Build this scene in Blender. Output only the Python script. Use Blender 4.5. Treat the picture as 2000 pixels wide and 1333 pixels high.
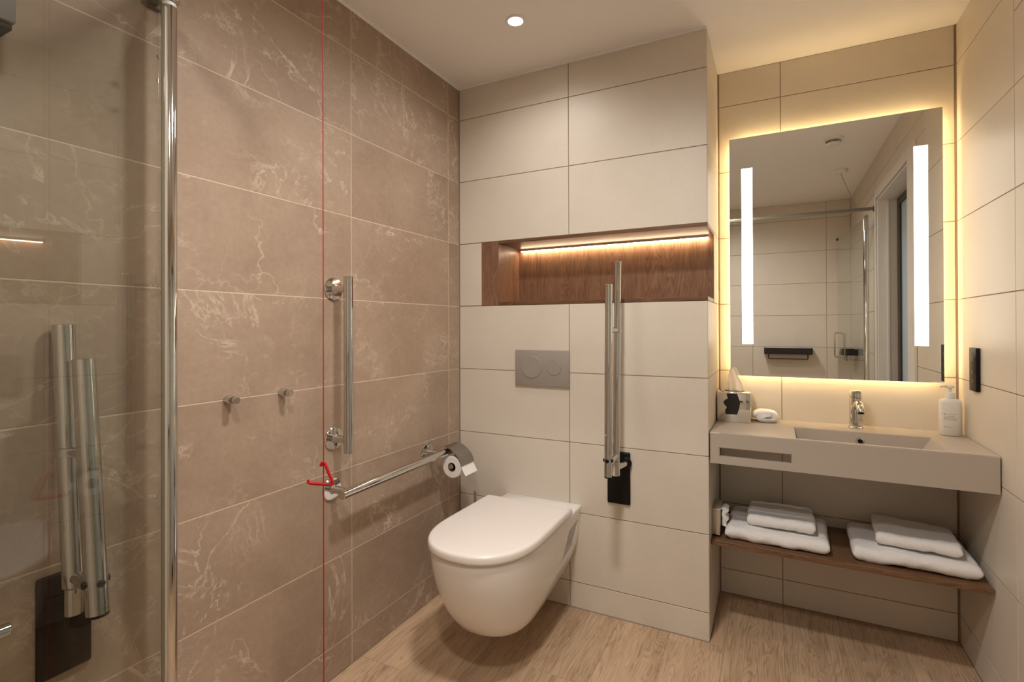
import bpy, bmesh, math, random
from mathutils import Vector, Matrix, noise
PI = math.pi
random.seed(7)
S = bpy.context.scene
COL = S.collection
for o in list(bpy.data.objects):
    bpy.data.objects.remove(o, do_unlink=True)

# ------------------------------------------------------------------ camera
cam = bpy.data.cameras.new('camera')
cam.sensor_width = 36.0
cam.lens = 999.3134 / 2000 * 36.0
cam.shift_y = -32.2928 / 2000
cam.clip_start = 0.01
cam_o = bpy.data.objects.new('camera', cam)
COL.objects.link(cam_o)
FW = Vector((-0.4552033837, 0.8903770906, 0.0043030109))
RT = Vector((0.8903746964, 0.4552174334, -0.0031604262))
UP = Vector((0.0047727767, -0.0023926554, 0.9999857477))
CAM = Vector((1.3567936, -2.0908789, 1.2117705))
M = Matrix.Identity(4)
for i in range(3):
    M[i][0], M[i][1], M[i][2], M[i][3] = RT[i], UP[i], -FW[i], CAM[i]
cam_o.matrix_world = M
S.camera = cam_o

# ------------------------------------------------------------------ world, exposure
W = bpy.data.worlds.new('world')
S.world = W
W.use_nodes = True
W.node_tree.nodes['Background'].inputs[0].default_value = (0.05, 0.048, 0.045, 1)
W.node_tree.nodes['Background'].inputs[1].default_value = 0.3
S.view_settings.view_transform = 'Standard'
S.view_settings.look = 'None'
S.view_settings.exposure = 0.15
S.view_settings.gamma = 1.0
S.view_settings.use_curve_mapping = False

# ------------------------------------------------------------------ room dimensions (metres)
H = 2.364            # ceiling
W1, W2, D = 1.1331, 1.9833, 0.4243   # pier edge, right wall, alcove back
YF = -2.66           # wall behind the camera
ROWS = [0.0] + [0.1104 + 0.3 * k for k in range(8)] + [H]

# lamps: (x, y, watts); the first is the downlight in view
SPOTS = [(0.498, -0.374, 15.0), (0.92, -1.07, 84.0), (0.95, -1.78, 60.0)]
LAMP = (1.0, 0.945, 0.89)
E_BACK, E_STRIP, E_NICHE, E_DOWN = 18.0, 8.0, 38.0, 40.0

# ------------------------------------------------------------------ helpers
def lin(c):
    c = c / 255.0
    return c / 12.92 if c <= 0.04045 else ((c + 0.055) / 1.055) ** 2.4
def rgb(r, g, b):
    return (lin(r), lin(g), lin(b), 1.0)

def mat(name, color, rough=0.5, metal=0.0, spec=0.5, **kw):
    m = bpy.data.materials.new(name)
    m.use_nodes = True
    b = m.node_tree.nodes['Principled BSDF']
    b.inputs['Base Color'].default_value = color
    b.inputs['Roughness'].default_value = rough
    b.inputs['Metallic'].default_value = metal
    b.inputs['Specular IOR Level'].default_value = spec
    for k, v in kw.items():
        b.inputs[k].default_value = v
    return m
def N(m, t, **kw):
    n = m.node_tree.nodes.new(t)
    for k, v in kw.items():
        if k in n.inputs:
            n.inputs[k].default_value = v
        else:
            setattr(n, k, v)
    return n
def L(m, a, b):
    m.node_tree.links.new(a, b)
def bsdf(m):
    return m.node_tree.nodes['Principled BSDF']
def coords(m, rnd=True, scale=(1, 1, 1)):
    """object coordinates, offset at random per object"""
    tc = N(m, 'ShaderNodeTexCoord')
    mp = N(m, 'ShaderNodeMapping')
    mp.inputs['Scale'].default_value = scale
    L(m, tc.outputs['Object'], mp.inputs['Vector'])
    if rnd:
        oi = N(m, 'ShaderNodeObjectInfo')
        mu = N(m, 'ShaderNodeMath', operation='MULTIPLY')
        mu.inputs[1].default_value = 91.7
        L(m, oi.outputs['Random'], mu.inputs[0])
        cx = N(m, 'ShaderNodeCombineXYZ')
        L(m, mu.outputs[0], cx.inputs[0]); L(m, mu.outputs[0], cx.inputs[1]); L(m, mu.outputs[0], cx.inputs[2])
        L(m, cx.outputs[0], mp.inputs['Location'])
    return mp.outputs[0]
def noise_tex(m, vec, scale, detail=4, rough=0.55, dist=0.0):
    n = N(m, 'ShaderNodeTexNoise')
    n.inputs['Scale'].default_value = scale
    n.inputs['Detail'].default_value = detail
    n.inputs['Roughness'].default_value = rough
    n.inputs['Distortion'].default_value = dist
    L(m, vec, n.inputs['Vector'])
    return n
def ramp(m, fac, stops):
    r = N(m, 'ShaderNodeValToRGB')
    e = r.color_ramp.elements
    while len(e) < len(stops):
        e.new(0.5)
    for i, (p, c) in enumerate(stops):
        e[i].position = p
        e[i].color = c if len(c) == 4 else (*c, 1)
    L(m, fac, r.inputs['Fac'])
    return r.outputs['Color']
def mixc(m, fac, a, b, mode='MIX'):
    x = N(m, 'ShaderNodeMix', data_type='RGBA', blend_type=mode)
    for sock, v in ((x.inputs['Factor'], fac), (x.inputs['A'], a), (x.inputs['B'], b)):
        pass
    ins = [i for i in x.inputs if i.enabled]
    for sock, v in zip((ins[0], ins[1], ins[2]), (fac, a, b)):
        if isinstance(v, (int, float)):
            sock.default_value = v
        elif isinstance(v, tuple):
            sock.default_value = v
        else:
            L(m, v, sock)
    return [o for o in x.outputs if o.enabled][0]
def bump(m, h, strength, dist=0.001):
    b = N(m, 'ShaderNodeBump')
    b.inputs['Strength'].default_value = strength
    b.inputs['Distance'].default_value = dist
    L(m, h, b.inputs['Height'])
    L(m, b.outputs[0], bsdf(m).inputs['Normal'])

# ------------------------------------------------------------------ materials
def m_marble():
    m = mat('taupe_marble', rgb(160, 140, 122), 0.55, spec=0.3)
    v = coords(m)
    n1 = noise_tex(m, v, 2.6, 5, 0.6, 0.3)
    base = ramp(m, n1.outputs['Fac'], [(0.3, rgb(157, 134, 115)), (0.5, rgb(171, 149, 130)), (0.72, rgb(184, 163, 144))])
    nf = noise_tex(m, v, 60, 3, 0.6)
    base = mixc(m, 0.16, base, ramp(m, nf.outputs['Fac'], [(0.3, rgb(145, 122, 102)), (0.7, rgb(190, 168, 147))]))
    def veins(scale, dist, width, mask_scale, lo, hi, wob):
        nd = noise_tex(m, v, wob, 5, 0.62)
        off = N(m, 'ShaderNodeVectorMath', operation='MULTIPLY_ADD')
        L(m, nd.outputs['Color'], off.inputs[0])
        off.inputs[1].default_value = (dist, dist, dist)
        L(m, v, off.inputs[2])
        vo = N(m, 'ShaderNodeTexVoronoi', feature='DISTANCE_TO_EDGE')
        vo.inputs['Scale'].default_value = scale
        L(m, off.outputs[0], vo.inputs['Vector'])
        line = ramp(m, vo.outputs['Distance'], [(0.0, (1, 1, 1)), (width * 0.4, (0.55, 0.55, 0.55)), (width, (0, 0, 0))])
        mk = noise_tex(m, v, mask_scale, 3, 0.5)
        mm = ramp(m, mk.outputs['Fac'], [(lo, (0, 0, 0)), (hi, (1, 1, 1))])
        return mixc(m, 1.0, line, mm, 'MULTIPLY')
    f1 = veins(2.6, 0.42, 0.010, 2.0, 0.54, 0.68, 2.6)
    f2 = veins(7.0, 0.20, 0.028, 2.8, 0.52, 0.66, 6.0)
    s1 = N(m, 'ShaderNodeMath', operation='MULTIPLY'); L(m, f1, s1.inputs[0]); s1.inputs[1].default_value = 0.9
    c = mixc(m, s1.outputs[0], base, rgb(206, 186, 164))
    sc = N(m, 'ShaderNodeMath', operation='MULTIPLY'); L(m, f2, sc.inputs[0]); sc.inputs[1].default_value = 0.5
    c = mixc(m, sc.outputs[0], c, rgb(206, 187, 166))
    # fine broken ridges
    for scl, wid, msc, lo, hi, amt in ((2.3, 0.010, 1.9, 0.48, 0.60, 0.95), (5.5, 0.016, 2.6, 0.50, 0.62, 0.8)):
        rn = noise_tex(m, v, scl, 7, 0.62, 0.8)
        sb = N(m, 'ShaderNodeMath', operation='SUBTRACT'); L(m, rn.outputs['Fac'], sb.inputs[0]); sb.inputs[1].default_value = 0.5
        ab = N(m, 'ShaderNodeMath', operation='ABSOLUTE'); L(m, sb.outputs[0], ab.inputs[0])
        ln = ramp(m, ab.outputs[0], [(0.0, (1, 1, 1)), (wid, (0, 0, 0))])
        mk = ramp(m, noise_tex(m, v, msc, 3, 0.5).outputs['Fac'], [(lo, (0, 0, 0)), (hi, (1, 1, 1))])
        br = ramp(m, noise_tex(m, v, 17, 2, 0.5).outputs['Fac'], [(0.38, (0.1, 0.1, 0.1)), (0.6, (1, 1, 1))])
        ff = mixc(m, 1.0, mixc(m, 1.0, ln, mk, 'MULTIPLY'), br, 'MULTIPLY')
        am = N(m, 'ShaderNodeMath', operation='MULTIPLY'); L(m, ff, am.inputs[0]); am.inputs[1].default_value = amt
        c = mixc(m, am.outputs[0], c, rgb(218, 201, 182))
    L(m, c, bsdf(m).inputs['Base Color'])
    bump(m, nf.outputs['Fac'], 0.05)
    return m
def m_cream():
    m = mat('cream_porcelain', rgb(216, 203, 184), 0.42, spec=0.4)
    v = coords(m)
    n1 = noise_tex(m, v, 3, 4, 0.6)
    nf = noise_tex(m, v, 140, 3, 0.65)
    c = ramp(m, n1.outputs['Fac'], [(0.3, rgb(216, 206, 191)), (0.7, rgb(225, 215, 201))])
    c = mixc(m, 0.15, c, ramp(m, nf.outputs['Fac'], [(0.3, rgb(205, 193, 176)), (0.7, rgb(231, 221, 207))]))
    L(m, c, bsdf(m).inputs['Base Color'])
    bump(m, nf.outputs['Fac'], 0.05)
    return m
def m_wood(name, dark, mid, light, axis='Z', rough=0.45, scale=1.0, rings=1.0):
    m = mat(name, mid, rough, spec=0.35)
    st = {'X': (0.09, 1, 1), 'Y': (1, 0.09, 1), 'Z': (1, 1, 0.09)}[axis]
    v = coords(m, True, tuple(s * scale for s in st))
    n0 = noise_tex(m, v, 5.5, 3, 0.5, 0.6)
    wv = N(m, 'ShaderNodeMath', operation='MULTIPLY'); L(m, n0.outputs['Fac'], wv.inputs[0]); wv.inputs[1].default_value = 34.0 * rings
    fr = N(m, 'ShaderNodeMath', operation='FRACT'); L(m, wv.outputs[0], fr.inputs[0])
    ringc = ramp(m, fr.outputs[0], [(0.0, dark), (0.18, mid), (0.75, light), (1.0, dark)])
    n1 = noise_tex(m, v, 14, 6, 0.65)
    base = ramp(m, n1.outputs['Fac'], [(0.28, dark), (0.5, mid), (0.72, light)])
    c = mixc(m, 0.48, base, ringc)
    st2 = {'X': (0.03, 1, 1), 'Y': (1, 0.03, 1), 'Z': (1, 1, 0.03)}[axis]
    v2 = coords(m, True, tuple(s * scale for s in st2))
    pores = noise_tex(m, v2, 170, 2, 0.5)
    pf = ramp(m, pores.outputs['Fac'], [(0.34, (0.62, 0.62, 0.62)), (0.5, (1, 1, 1))])
    c = mixc(m, 0.55, c, pf, 'MULTIPLY')
    oi = N(m, 'ShaderNodeObjectInfo')
    tone = ramp(m, oi.outputs['Random'], [(0, (0.86, 0.86, 0.86)), (1, (1.06, 1.06, 1.06))])
    c = mixc(m, 1.0, c, tone, 'MULTIPLY')
    L(m, c, bsdf(m).inputs['Base Color'])
    bump(m, pores.outputs['Fac'], 0.12, 0.0006)
    return m
def m_terry():
    m = mat('white_terry', rgb(236, 231, 226), 0.95, spec=0.1)
    v = coords(m)
    n = noise_tex(m, v, 520, 2, 0.6)
    n2 = noise_tex(m, v, 60, 3, 0.6)
    ad = N(m, 'ShaderNodeMath', operation='ADD'); L(m, n.outputs['Fac'], ad.inputs[0]); L(m, n2.outputs['Fac'], ad.inputs[1])
    c = ramp(m, n.outputs['Fac'], [(0.3, rgb(236, 232, 229)), (0.6, rgb(250, 248, 246))])
    L(m, c, bsdf(m).inputs['Base Color'])
    bsdf(m).inputs['Sheen Weight'].default_value = 0.3
    bump(m, ad.outputs[0], 0.6, 0.002)
    return m
def m_emit(name, color, strength):
    m = bpy.data.materials.new(name)
    m.use_nodes = True
    nt = m.node_tree
    nt.nodes.remove(nt.nodes['Principled BSDF'])
    e = nt.nodes.new('ShaderNodeEmission')
    e.inputs[0].default_value = (*color, 1)
    e.inputs[1].default_value = strength
    nt.links.new(e.outputs[0], nt.nodes['Material Output'].inputs[0])
    return m
def m_glass():
    m = bpy.data.materials.new('shower_glass')
    m.use_nodes = True
    nt = m.node_tree
    nt.nodes.remove(nt.nodes['Principled BSDF'])
    tr = nt.nodes.new('ShaderNodeBsdfTransparent'); tr.inputs[0].default_value = (0.87, 0.885, 0.865, 1)
    gl = nt.nodes.new('ShaderNodeBsdfGlossy'); gl.inputs['Roughness'].default_value = 0.0
    gl.inputs[0].default_value = (0.95, 0.95, 0.95, 1)
    lw = nt.nodes.new('ShaderNodeLayerWeight'); lw.inputs['Blend'].default_value = 0.5
    pw = nt.nodes.new('ShaderNodeMath'); pw.operation = 'POWER'; pw.inputs[1].default_value = 5.0
    nt.links.new(lw.outputs['Facing'], pw.inputs[0])
    ma = nt.nodes.new('ShaderNodeMath'); ma.operation = 'MULTIPLY_ADD'; ma.inputs[1].default_value = 0.96; ma.inputs[2].default_value = 0.04
    nt.links.new(pw.outputs[0], ma.inputs[0])
    mx = nt.nodes.new('ShaderNodeMixShader')
    nt.links.new(ma.outputs[0], mx.inputs[0]); nt.links.new(tr.outputs[0], mx.inputs[1]); nt.links.new(gl.outputs[0], mx.inputs[2])
    nt.links.new(mx.outputs[0], nt.nodes['Material Output'].inputs[0])
    return m
def m_tissue():
    m = mat('tissue_paper', rgb(250, 246, 241), 0.95, spec=0.05)
    t = N(m, 'ShaderNodeBsdfTranslucent'); t.inputs[0].default_value = rgb(250, 244, 236)
    x = N(m, 'ShaderNodeMixShader'); x.inputs[0].default_value = 0.5
    L(m, bsdf(m).outputs[0], x.inputs[1]); L(m, t.outputs[0], x.inputs[2])
    L(m, x.outputs[0], m.node_tree.nodes['Material Output'].inputs[0])
    return m
TISSUE = m_tissue()
MAR = m_marble()
CREAM = m_cream()
GROUT_L = mat('pale_grout', rgb(215, 195, 173), 0.9)
GROUT_D = mat('brown_grout', rgb(148, 127, 106), 0.9)
SILICONE = mat('grey_silicone', rgb(150, 140, 128), 0.5)
BEAD = mat('white_sealant', rgb(248, 246, 243), 0.6)
PAINT = mat('ceiling_paint', rgb(246, 242, 238), 0.85)
OAK = m_wood('oak_vinyl', rgb(160, 130, 102), rgb(198, 167, 135), rgb(216, 187, 156), 'Y', 0.42, 1.6)
WALNUT = m_wood('walnut_upright', rgb(104, 73, 54), rgb(138, 101, 78), rgb(160, 122, 96), 'Z', 0.4, 2.2)
WALNUT_X = m_wood('walnut_level', rgb(88, 61, 42), rgb(113, 82, 58), rgb(135, 101, 75), 'X', 0.4, 2.2)
CHROME = mat('chrome', (0.64, 0.63, 0.61, 1), 0.07, 1.0)
HOODM = mat('dull_steel', (0.36, 0.34, 0.32, 1), 0.28, 1.0)
SATIN = mat('satin_steel', (0.52, 0.50, 0.48, 1), 0.30, 1.0)
MIRROR = mat('mirror_silver', (0.86, 0.87, 0.85, 1), 0.0, 1.0)
POLISHED = mat('polished_steel', (0.80, 0.79, 0.77, 1), 0.03, 1.0)
BLACK = mat('black_plastic', rgb(16, 14, 13), 0.45, spec=0.25)
BLACK_M = mat('matt_black_metal', rgb(26, 24, 23), 0.5)
GREYM = mat('matt_grey_plastic', rgb(158, 149, 140), 0.45)
GREYD = mat('grey_enamel', rgb(120, 115, 112), 0.5)
CERAMIC = mat('white_ceramic', rgb(240, 236, 233), 0.10, spec=0.5)
SEATP = mat('white_seat_plastic', rgb(238, 230, 224), 0.22)
STONE = mat('taupe_solid_surface', rgb(184, 173, 160), 0.38, spec=0.4)
WHITEP = mat('white_plastic', rgb(236, 232, 226), 0.35)
PAPER = mat('white_paper', rgb(240, 237, 232), 0.9)
CARD = mat('brown_card', rgb(150, 130, 108), 0.9)
TERRY = m_terry()
RED = mat('red_plastic', rgb(196, 18, 28), 0.4)
REDCORD = mat('red_cord', rgb(170, 24, 30), 0.7)
WHITEDOOR = mat('white_gloss_paint', rgb(226, 220, 212), 0.4)
FROST = mat('frosted_blue_glass', rgb(176, 192, 200), 0.3)
DARKF = mat('dark_bronze_frame', rgb(62, 52, 44), 0.4)
INK = mat('grey_ink', rgb(120, 112, 104), 0.8)
LIGHTMET = mat('pale_metal', rgb(196, 188, 174), 0.35, 0.6)
GLASS = m_glass()
E_BACKM = m_emit('warm_backlight', (1.0, 0.725, 0.36), E_BACK)
E_STRIPM = m_emit('mirror_strip_light', (1.0, 0.88, 0.70), E_STRIP)
E_NICHEM = m_emit('niche_led', (1.0, 0.78, 0.52), E_NICHE)
E_DOWNM = m_emit('downlight_lens', (1.0, 0.92, 0.80), E_DOWN)

# ------------------------------------------------------------------ object plumbing
def link(name, me, parent=None, loc=(0, 0, 0)):
    o = bpy.data.objects.new(name, me)
    COL.objects.link(o)
    o.location = loc
    if parent:
        o.parent = parent
    return o
def obj(name, bm, m, parent=None, loc=(0, 0, 0), smooth=35):
    bmesh.ops.recalc_face_normals(bm, faces=bm.faces)
    me = bpy.data.meshes.new(name)
    bm.to_mesh(me)
    bm.free()
    me.materials.append(m)
    if smooth:
        me.polygons.foreach_set('use_smooth', [True] * len(me.polygons))
        me.set_sharp_from_angle(angle=math.radians(smooth))
    return link(name, me, parent, loc)
def thing(name, label, cat, loc=(0, 0, 0), rz=0.0, group=None):
    o = link(name, None, None, loc)
    o.rotation_euler = (0, 0, rz)
    o.empty_display_size = 0.05
    return tag(o, label, cat, group)
def tag(o, label, cat, group=None):
    o['label'] = label
    o['category'] = cat
    if group:
        o['group'] = group
    return o
def struct(o):
    o['kind'] = 'structure'
    return o
def add_box(bm, a, b, bev=0.0, seg=2):
    a, b = Vector(a), Vector(b)
    r = bmesh.ops.create_cube(bm, size=1.0)
    vs = r['verts']
    for v in vs:
        v.co = Vector(((a[i] + b[i]) / 2 + v.co[i] * (b[i] - a[i]) for i in range(3)))
    if bev:
        es = list({e for v in vs for e in v.link_edges})
        bmesh.ops.bevel(bm, geom=es, offset=bev, segments=seg, profile=0.5, affect='EDGES')
    return bm
def box(a, b, bev=0.0, seg=2):
    return add_box(bmesh.new(), a, b, bev, seg)
def frame_from(d):
    d = Vector(d).normalized()
    u = d.orthogonal().normalized()
    return u, d.cross(u)
def add_tube(bm, pts, r, n=20, cap=True, radii=None):
    pts = [Vector(q) for q in pts]
    rings = []
    u = None
    for i, q in enumerate(pts):
        d = (pts[min(i + 1, len(pts) - 1)] - pts[max(i - 1, 0)]).normalized()
        if u is None:
            u = d.orthogonal().normalized()
        u = (u - d * u.dot(d)).normalized()
        w = d.cross(u)
        rr = radii[i] if radii else r
        rings.append([bm.verts.new(q + (u * math.cos(2 * PI * k / n) + w * math.sin(2 * PI * k / n)) * rr) for k in range(n)])
    for a, b in zip(rings, rings[1:]):
        for k in range(n):
            bm.faces.new((a[k], a[(k + 1) % n], b[(k + 1) % n], b[k]))
    if cap:
        bm.faces.new(list(reversed(rings[0])))
        bm.faces.new(rings[-1])
    return bm
def tube(pts, r, n=20, cap=True, radii=None):
    return add_tube(bmesh.new(), pts, r, n, cap, radii)
def rod(a, b, r, n=24, ch=0.0015):
    """straight bar with softened ends"""
    a, b = Vector(a), Vector(b)
    d = (b - a).normalized()
    return tube([a, a + d * ch, b - d * ch, b], r, n, True, [r - ch, r, r, r - ch])
def add_lathe(bm, prof, o=(0, 0, 0), axis='Z', n=32, sx=1.0, sy=1.0):
    rings = []
    o = Vector(o)
    for r, h in prof:
        ring = []
        for k in range(n):
            t = 2 * PI * k / n
            x, y = math.cos(t) * r * sx, math.sin(t) * r * sy
            c = {'Z': (x, y, h), 'Y': (x, h, y), 'X': (h, x, y)}[axis]
            ring.append(bm.verts.new(o + Vector(c)))
        rings.append(ring)
    for a, b in zip(rings, rings[1:]):
        for k in range(n):
            bm.faces.new((a[k], a[(k + 1) % n], b[(k + 1) % n], b[k]))
    bm.faces.new(list(reversed(rings[0])))
    bm.faces.new(rings[-1])
    return bm
def lathe(prof, o=(0, 0, 0), axis='Z', n=32, sx=1.0, sy=1.0):
    return add_lathe(bmesh.new(), prof, o, axis, n, sx, sy)
def loft(rings, cap=True, close=True):
    bm = bmesh.new()
    R = [[bm.verts.new(p) for p in ring] for ring in rings]
    n = len(R[0])
    for a, b in zip(R, R[1:]):
        for k in range(n if close else n - 1):
            bm.faces.new((a[k], a[(k + 1) % n], b[(k + 1) % n], b[k]))
    if cap:
        bm.faces.new(list(reversed(R[0])))
        bm.faces.new(R[-1])
    return bm
def subtract(rects, hole):
    out = []
    hx0, hx1, hz0, hz1 = hole
    for x0, x1, z0, z1 in rects:
        if hx0 >= x1 or hx1 <= x0 or hz0 >= z1 or hz1 <= z0:
            out.append((x0, x1, z0, z1)); continue
        if z0 < hz0: out.append((x0, x1, z0, hz0))
        if z1 > hz1: out.append((x0, x1, hz1, z1))
        a, b = max(z0, hz0), min(z1, hz1)
        if x0 < hx0: out.append((x0, hx0, a, b))
        if x1 > hx1: out.append((hx1, x1, a, b))
    return [r for r in out if r[1] - r[0] > 0.008 and r[3] - r[2] > 0.008]
TILE_CACHE = {}
def tiles(parent, xs, zs, place, m, thick=0.0014, gap=0.0032, holes=(), name='tile', xs_for=None):
    """a tile object for every grid cell; place(u, v) -> (origin, U, V, Nrm)"""
    for i, (z0, z1) in enumerate(zip(zs, zs[1:])):
        cols = xs_for(i) if xs_for else xs
        for x0, x1 in zip(cols, cols[1:]):
            rects = [(x0, x1, z0, z1)]
            for h in holes:
                rects = subtract(rects, h)
            for a, b, c, d in rects:
                g = gap / 2
                w, hh = (b - a) - 2 * g, (d - c) - 2 * g
                key = (m.name, round(w, 4), round(hh, 4), thick)
                me = TILE_CACHE.get(key)
                if me is None:
                    bm = bmesh.new()
                    e = min(0.0008, thick * 0.5)
                    lo = [bm.verts.new((sx * w / 2, sy * hh / 2, -thick)) for sx, sy in ((-1, -1), (1, -1), (1, 1), (-1, 1))]
                    md = [bm.verts.new((sx * w / 2, sy * hh / 2, -e)) for sx, sy in ((-1, -1), (1, -1), (1, 1), (-1, 1))]
                    hi = [bm.verts.new((sx * (w / 2 - e), sy * (hh / 2 - e), 0)) for sx, sy in ((-1, -1), (1, -1), (1, 1), (-1, 1))]
                    for p, q in ((lo, md), (md, hi)):
                        for k in range(4):
                            bm.faces.new((p[k], p[(k + 1) % 4], q[(k + 1) % 4], q[k]))
                    bm.faces.new(hi)
                    me = bpy.data.meshes.new(name)
                    bm.to_mesh(me); bm.free()
                    me.materials.append(m)
                    TILE_CACHE[key] = me
                o = bpy.data.objects.new(name, me)
                COL.objects.link(o)
                O, U, V, Nn = place
                pos = Vector(O) + Vector(U) * ((a + b) / 2) + Vector(V) * ((c + d) / 2)
                mw = Matrix.Identity(4)
                for r in range(3):
                    mw[r][0], mw[r][1], mw[r][2], mw[r][3] = U[r], V[r], Nn[r], pos[r]
                o.matrix_world = mw
                o.parent = parent
T = 0.0014   # how far tiles stand proud of the grout

# ================================================================== THE SETTING
# left wall (marble-look)
wl = struct(obj('wall_left', box((-0.12, YF, 0), (-0.0006, D, H)), GROUT_L, smooth=0))
ys = [YF, -2.5667, -1.9477, -1.3287, -0.7097, -0.0906, -0.003]
tiles(wl, ys, ROWS, ((0, 0, 0), (0, 1, 0), (0, 0, 1), (1, 0, 0)), MAR, gap=0.0036, thick=0.0006)
# boxed-out back wall with the open niche
NZ0, NZ1, NX0, ND = 1.3104, 1.6104, 0.128, 0.216
bm = bmesh.new()
add_box(bm, (0, T, 0), (W1 - T, D, NZ0)); add_box(bm, (0, T, NZ1), (W1 - T, D, H))
add_box(bm, (0, T, NZ0), (NX0, D, NZ1)); add_box(bm, (NX0, ND + 0.016, NZ0), (W1 - T, D, NZ1))
wb = struct(obj('wall_back', bm, GROUT_D, smooth=0))
tiles(wb, [0.004, 0.5664, W1], ROWS, ((0, 0, 0), (1, 0, 0), (0, 0, 1), (0, -1, 0)), CREAM, holes=[(NX0, 2, NZ0 + .001, NZ1 - .001)])
tiles(wb, [0.0, D - 0.004], ROWS, ((W1, 0, 0), (0, 1, 0), (0, 0, 1), (1, 0, 0)), CREAM, holes=[(-1, ND + 0.016, NZ0 + .001, NZ1 - .001)])
# alcove back wall
wa = struct(obj('wall_alcove', box((0, D + T, 0), (W2 + 0.12, D + 0.12, H)), GROUT_D, smooth=0))
tiles(wa, [W1 + 0.004, 1.3873, W2 - 0.004], ROWS, ((0, D, 0), (1, 0, 0), (0, 0, 1), (0, -1, 0)), CREAM)
# right wall with a doorway
DY0, DY1, DZ = -1.345, -0.405, 2.07
bm = bmesh.new()
add_box(bm, (W2 + T, YF, 0), (W2 + 0.12, DY0, H)); add_box(bm, (W2 + T, DY1, 0), (W2 + 0.12, D + T, H)); add_box(bm, (W2 + T, DY0, DZ), (W2 + 0.12, DY1, H))
wr = struct(obj('wall_right', bm, GROUT_D, smooth=0))
ysr = [YF, -2.5782, -1.9592, -1.3402, -0.7212, -0.1022, D - 0.003]
tiles(wr, ysr, ROWS, ((W2, 0, 0), (0, 1, 0), (0, 0, 1), (-1, 0, 0)), CREAM, holes=[(DY0 - 0.012, -0.266, -1, DZ + 0.055)])
# wall behind the camera
wf = struct(obj('wall_front', box((-0.12, YF - 0.12, 0), (W2 + 0.12, YF - T, H)), GROUT_D, smooth=0))
tiles(wf, [0.0, 0.556, 1.175, 1.794, W2], ROWS, ((0, YF, 0), (1, 0, 0), (0, 0, 1), (0, 1, 0)), CREAM)
# floor planks, running away from the door end
fl = struct(obj('floor', box((-0.12, YF - 0.12, -0.1), (W2 + 0.35, D + 0.12, -0.0012)), GROUT_D, smooth=0))
seams = [0.0] + [0.187 + 0.2 * k for k in range(9)] + [W2]
for i, (x0, x1) in enumerate(zip(seams, seams[1:])):
    y = (-0.44 + 0.61 * i) % 1.22 - 1.22 + YF if i != 3 else (-0.44 - 1.22 * 2 - 1.22)
    while y < D:
        y0, y1 = max(y, YF), min(y + 1.22, D)
        if y1 > y0 + 0.02:
            for r in subtract([(x0, x1, y0, y1)], (0, W1, 0, D)):
                tiles(fl, [r[0], r[1]], [r[2], r[3]], ((0, 0, 0), (1, 0, 0), (0, 1, 0), (0, 0, 1)), OAK, thick=0.0012, gap=0.0012, name='plank')
        y += 1.22
# ceiling
ce = struct(obj('ceiling', box((-0.12, YF - 0.12, H), (W2 + 0.12, D + 0.12, H + 0.1)), PAINT, smooth=0))
# sealant lines and corner beads
def trim(n, a, b, m):
    struct(obj('trim_%d' % n, box(a, b), m, smooth=0))
trim(1, (0, -0.0028, 0), (0.0040, -0.0002, H), SILICONE)
trim(2, (W1, D - 0.0045, 0), (W1 + 0.004, D, H), GROUT_D)
trim(3, (W2 - 0.004, D - 0.0035, 0), (W2, D, H), GROUT_D)
trim(4, (0, YF, H - 0.006), (0.006, 0, H), BEAD)
trim(5, (0.006, -0.006, H - 0.006), (W1, 0, H), BEAD)
trim(6, (0.004, -0.003, 0), (W1 + 0.003, 0, 0.003), SILICONE)
trim(7, (W1, 0, 0), (W1 + 0.003, D, 0.003), GROUT_D)
trim(8, (W2 - 0.003, -0.26, 0), (W2, D, 0.003), GROUT_D)
trim(9, (W1, D - 0.003, 0), (W2, D, 0.003), GROUT_D)
# door in the right wall (seen in the mirror)
dr = struct(link('door_1', None))
XD = W2 + 0.109
for nm, a, b, m in (('jamb', (W2 + .0005, DY0 - .0, 0), (W2 + 0.20, DY0 + 0.014, DZ), WHITEDOOR),
                    ('jamb', (W2 + .0005, DY1 - 0.014, 0), (W2 + 0.20, DY1, DZ), WHITEDOOR),
                    ('lintel', (W2 + .0005, DY0 + 0.014, DZ - 0.014), (W2 + 0.20, DY1 - 0.014, DZ), WHITEDOOR),
                    ('architrave', (W2 - 0.012, DY1, 0), (W2 + .0004, -0.266, DZ + 0.055), WHITEDOOR),
                    ('architrave', (W2 - 0.012, DY0 - 0.012, 0), (W2 + .0004, DY0, DZ + 0.055), WHITEDOOR),
                    ('architrave', (W2 - 0.012, DY0, DZ), (W2 + .0004, DY1, DZ + 0.055), WHITEDOOR),
                    ('stop', (W2 + 0.052, DY0 + 0.014, 0), (W2 + 0.066, DY0 + 0.026, DZ - 0.014), WHITEDOOR)):
    obj(nm, box(a, b, 0.002, 1), m, dr)
bm = bmesh.new()
ya, yb = DY0 + 0.014, DY1 - 0.014
add_box(bm, (XD, ya, 0.005), (XD + 0.04, ya + 0.07, DZ - 0.016)); add_box(bm, (XD, yb - 0.07, 0.005), (XD + 0.04, yb, DZ - 0.016))
add_box(bm, (XD, ya + 0.07, DZ - 0.06), (XD + 0.04, yb - 0.07, DZ - 0.016)); add_box(bm, (XD, ya + 0.07, 0.005), (XD + 0.04, yb - 0.07, 0.12))
leaf = obj('leaf', bm, DARKF, dr)
obj('pane', box((XD + 0.012, ya + 0.07, 0.12), (XD + 0.026, yb - 0.07, DZ - 0.06)), FROST, leaf)

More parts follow.
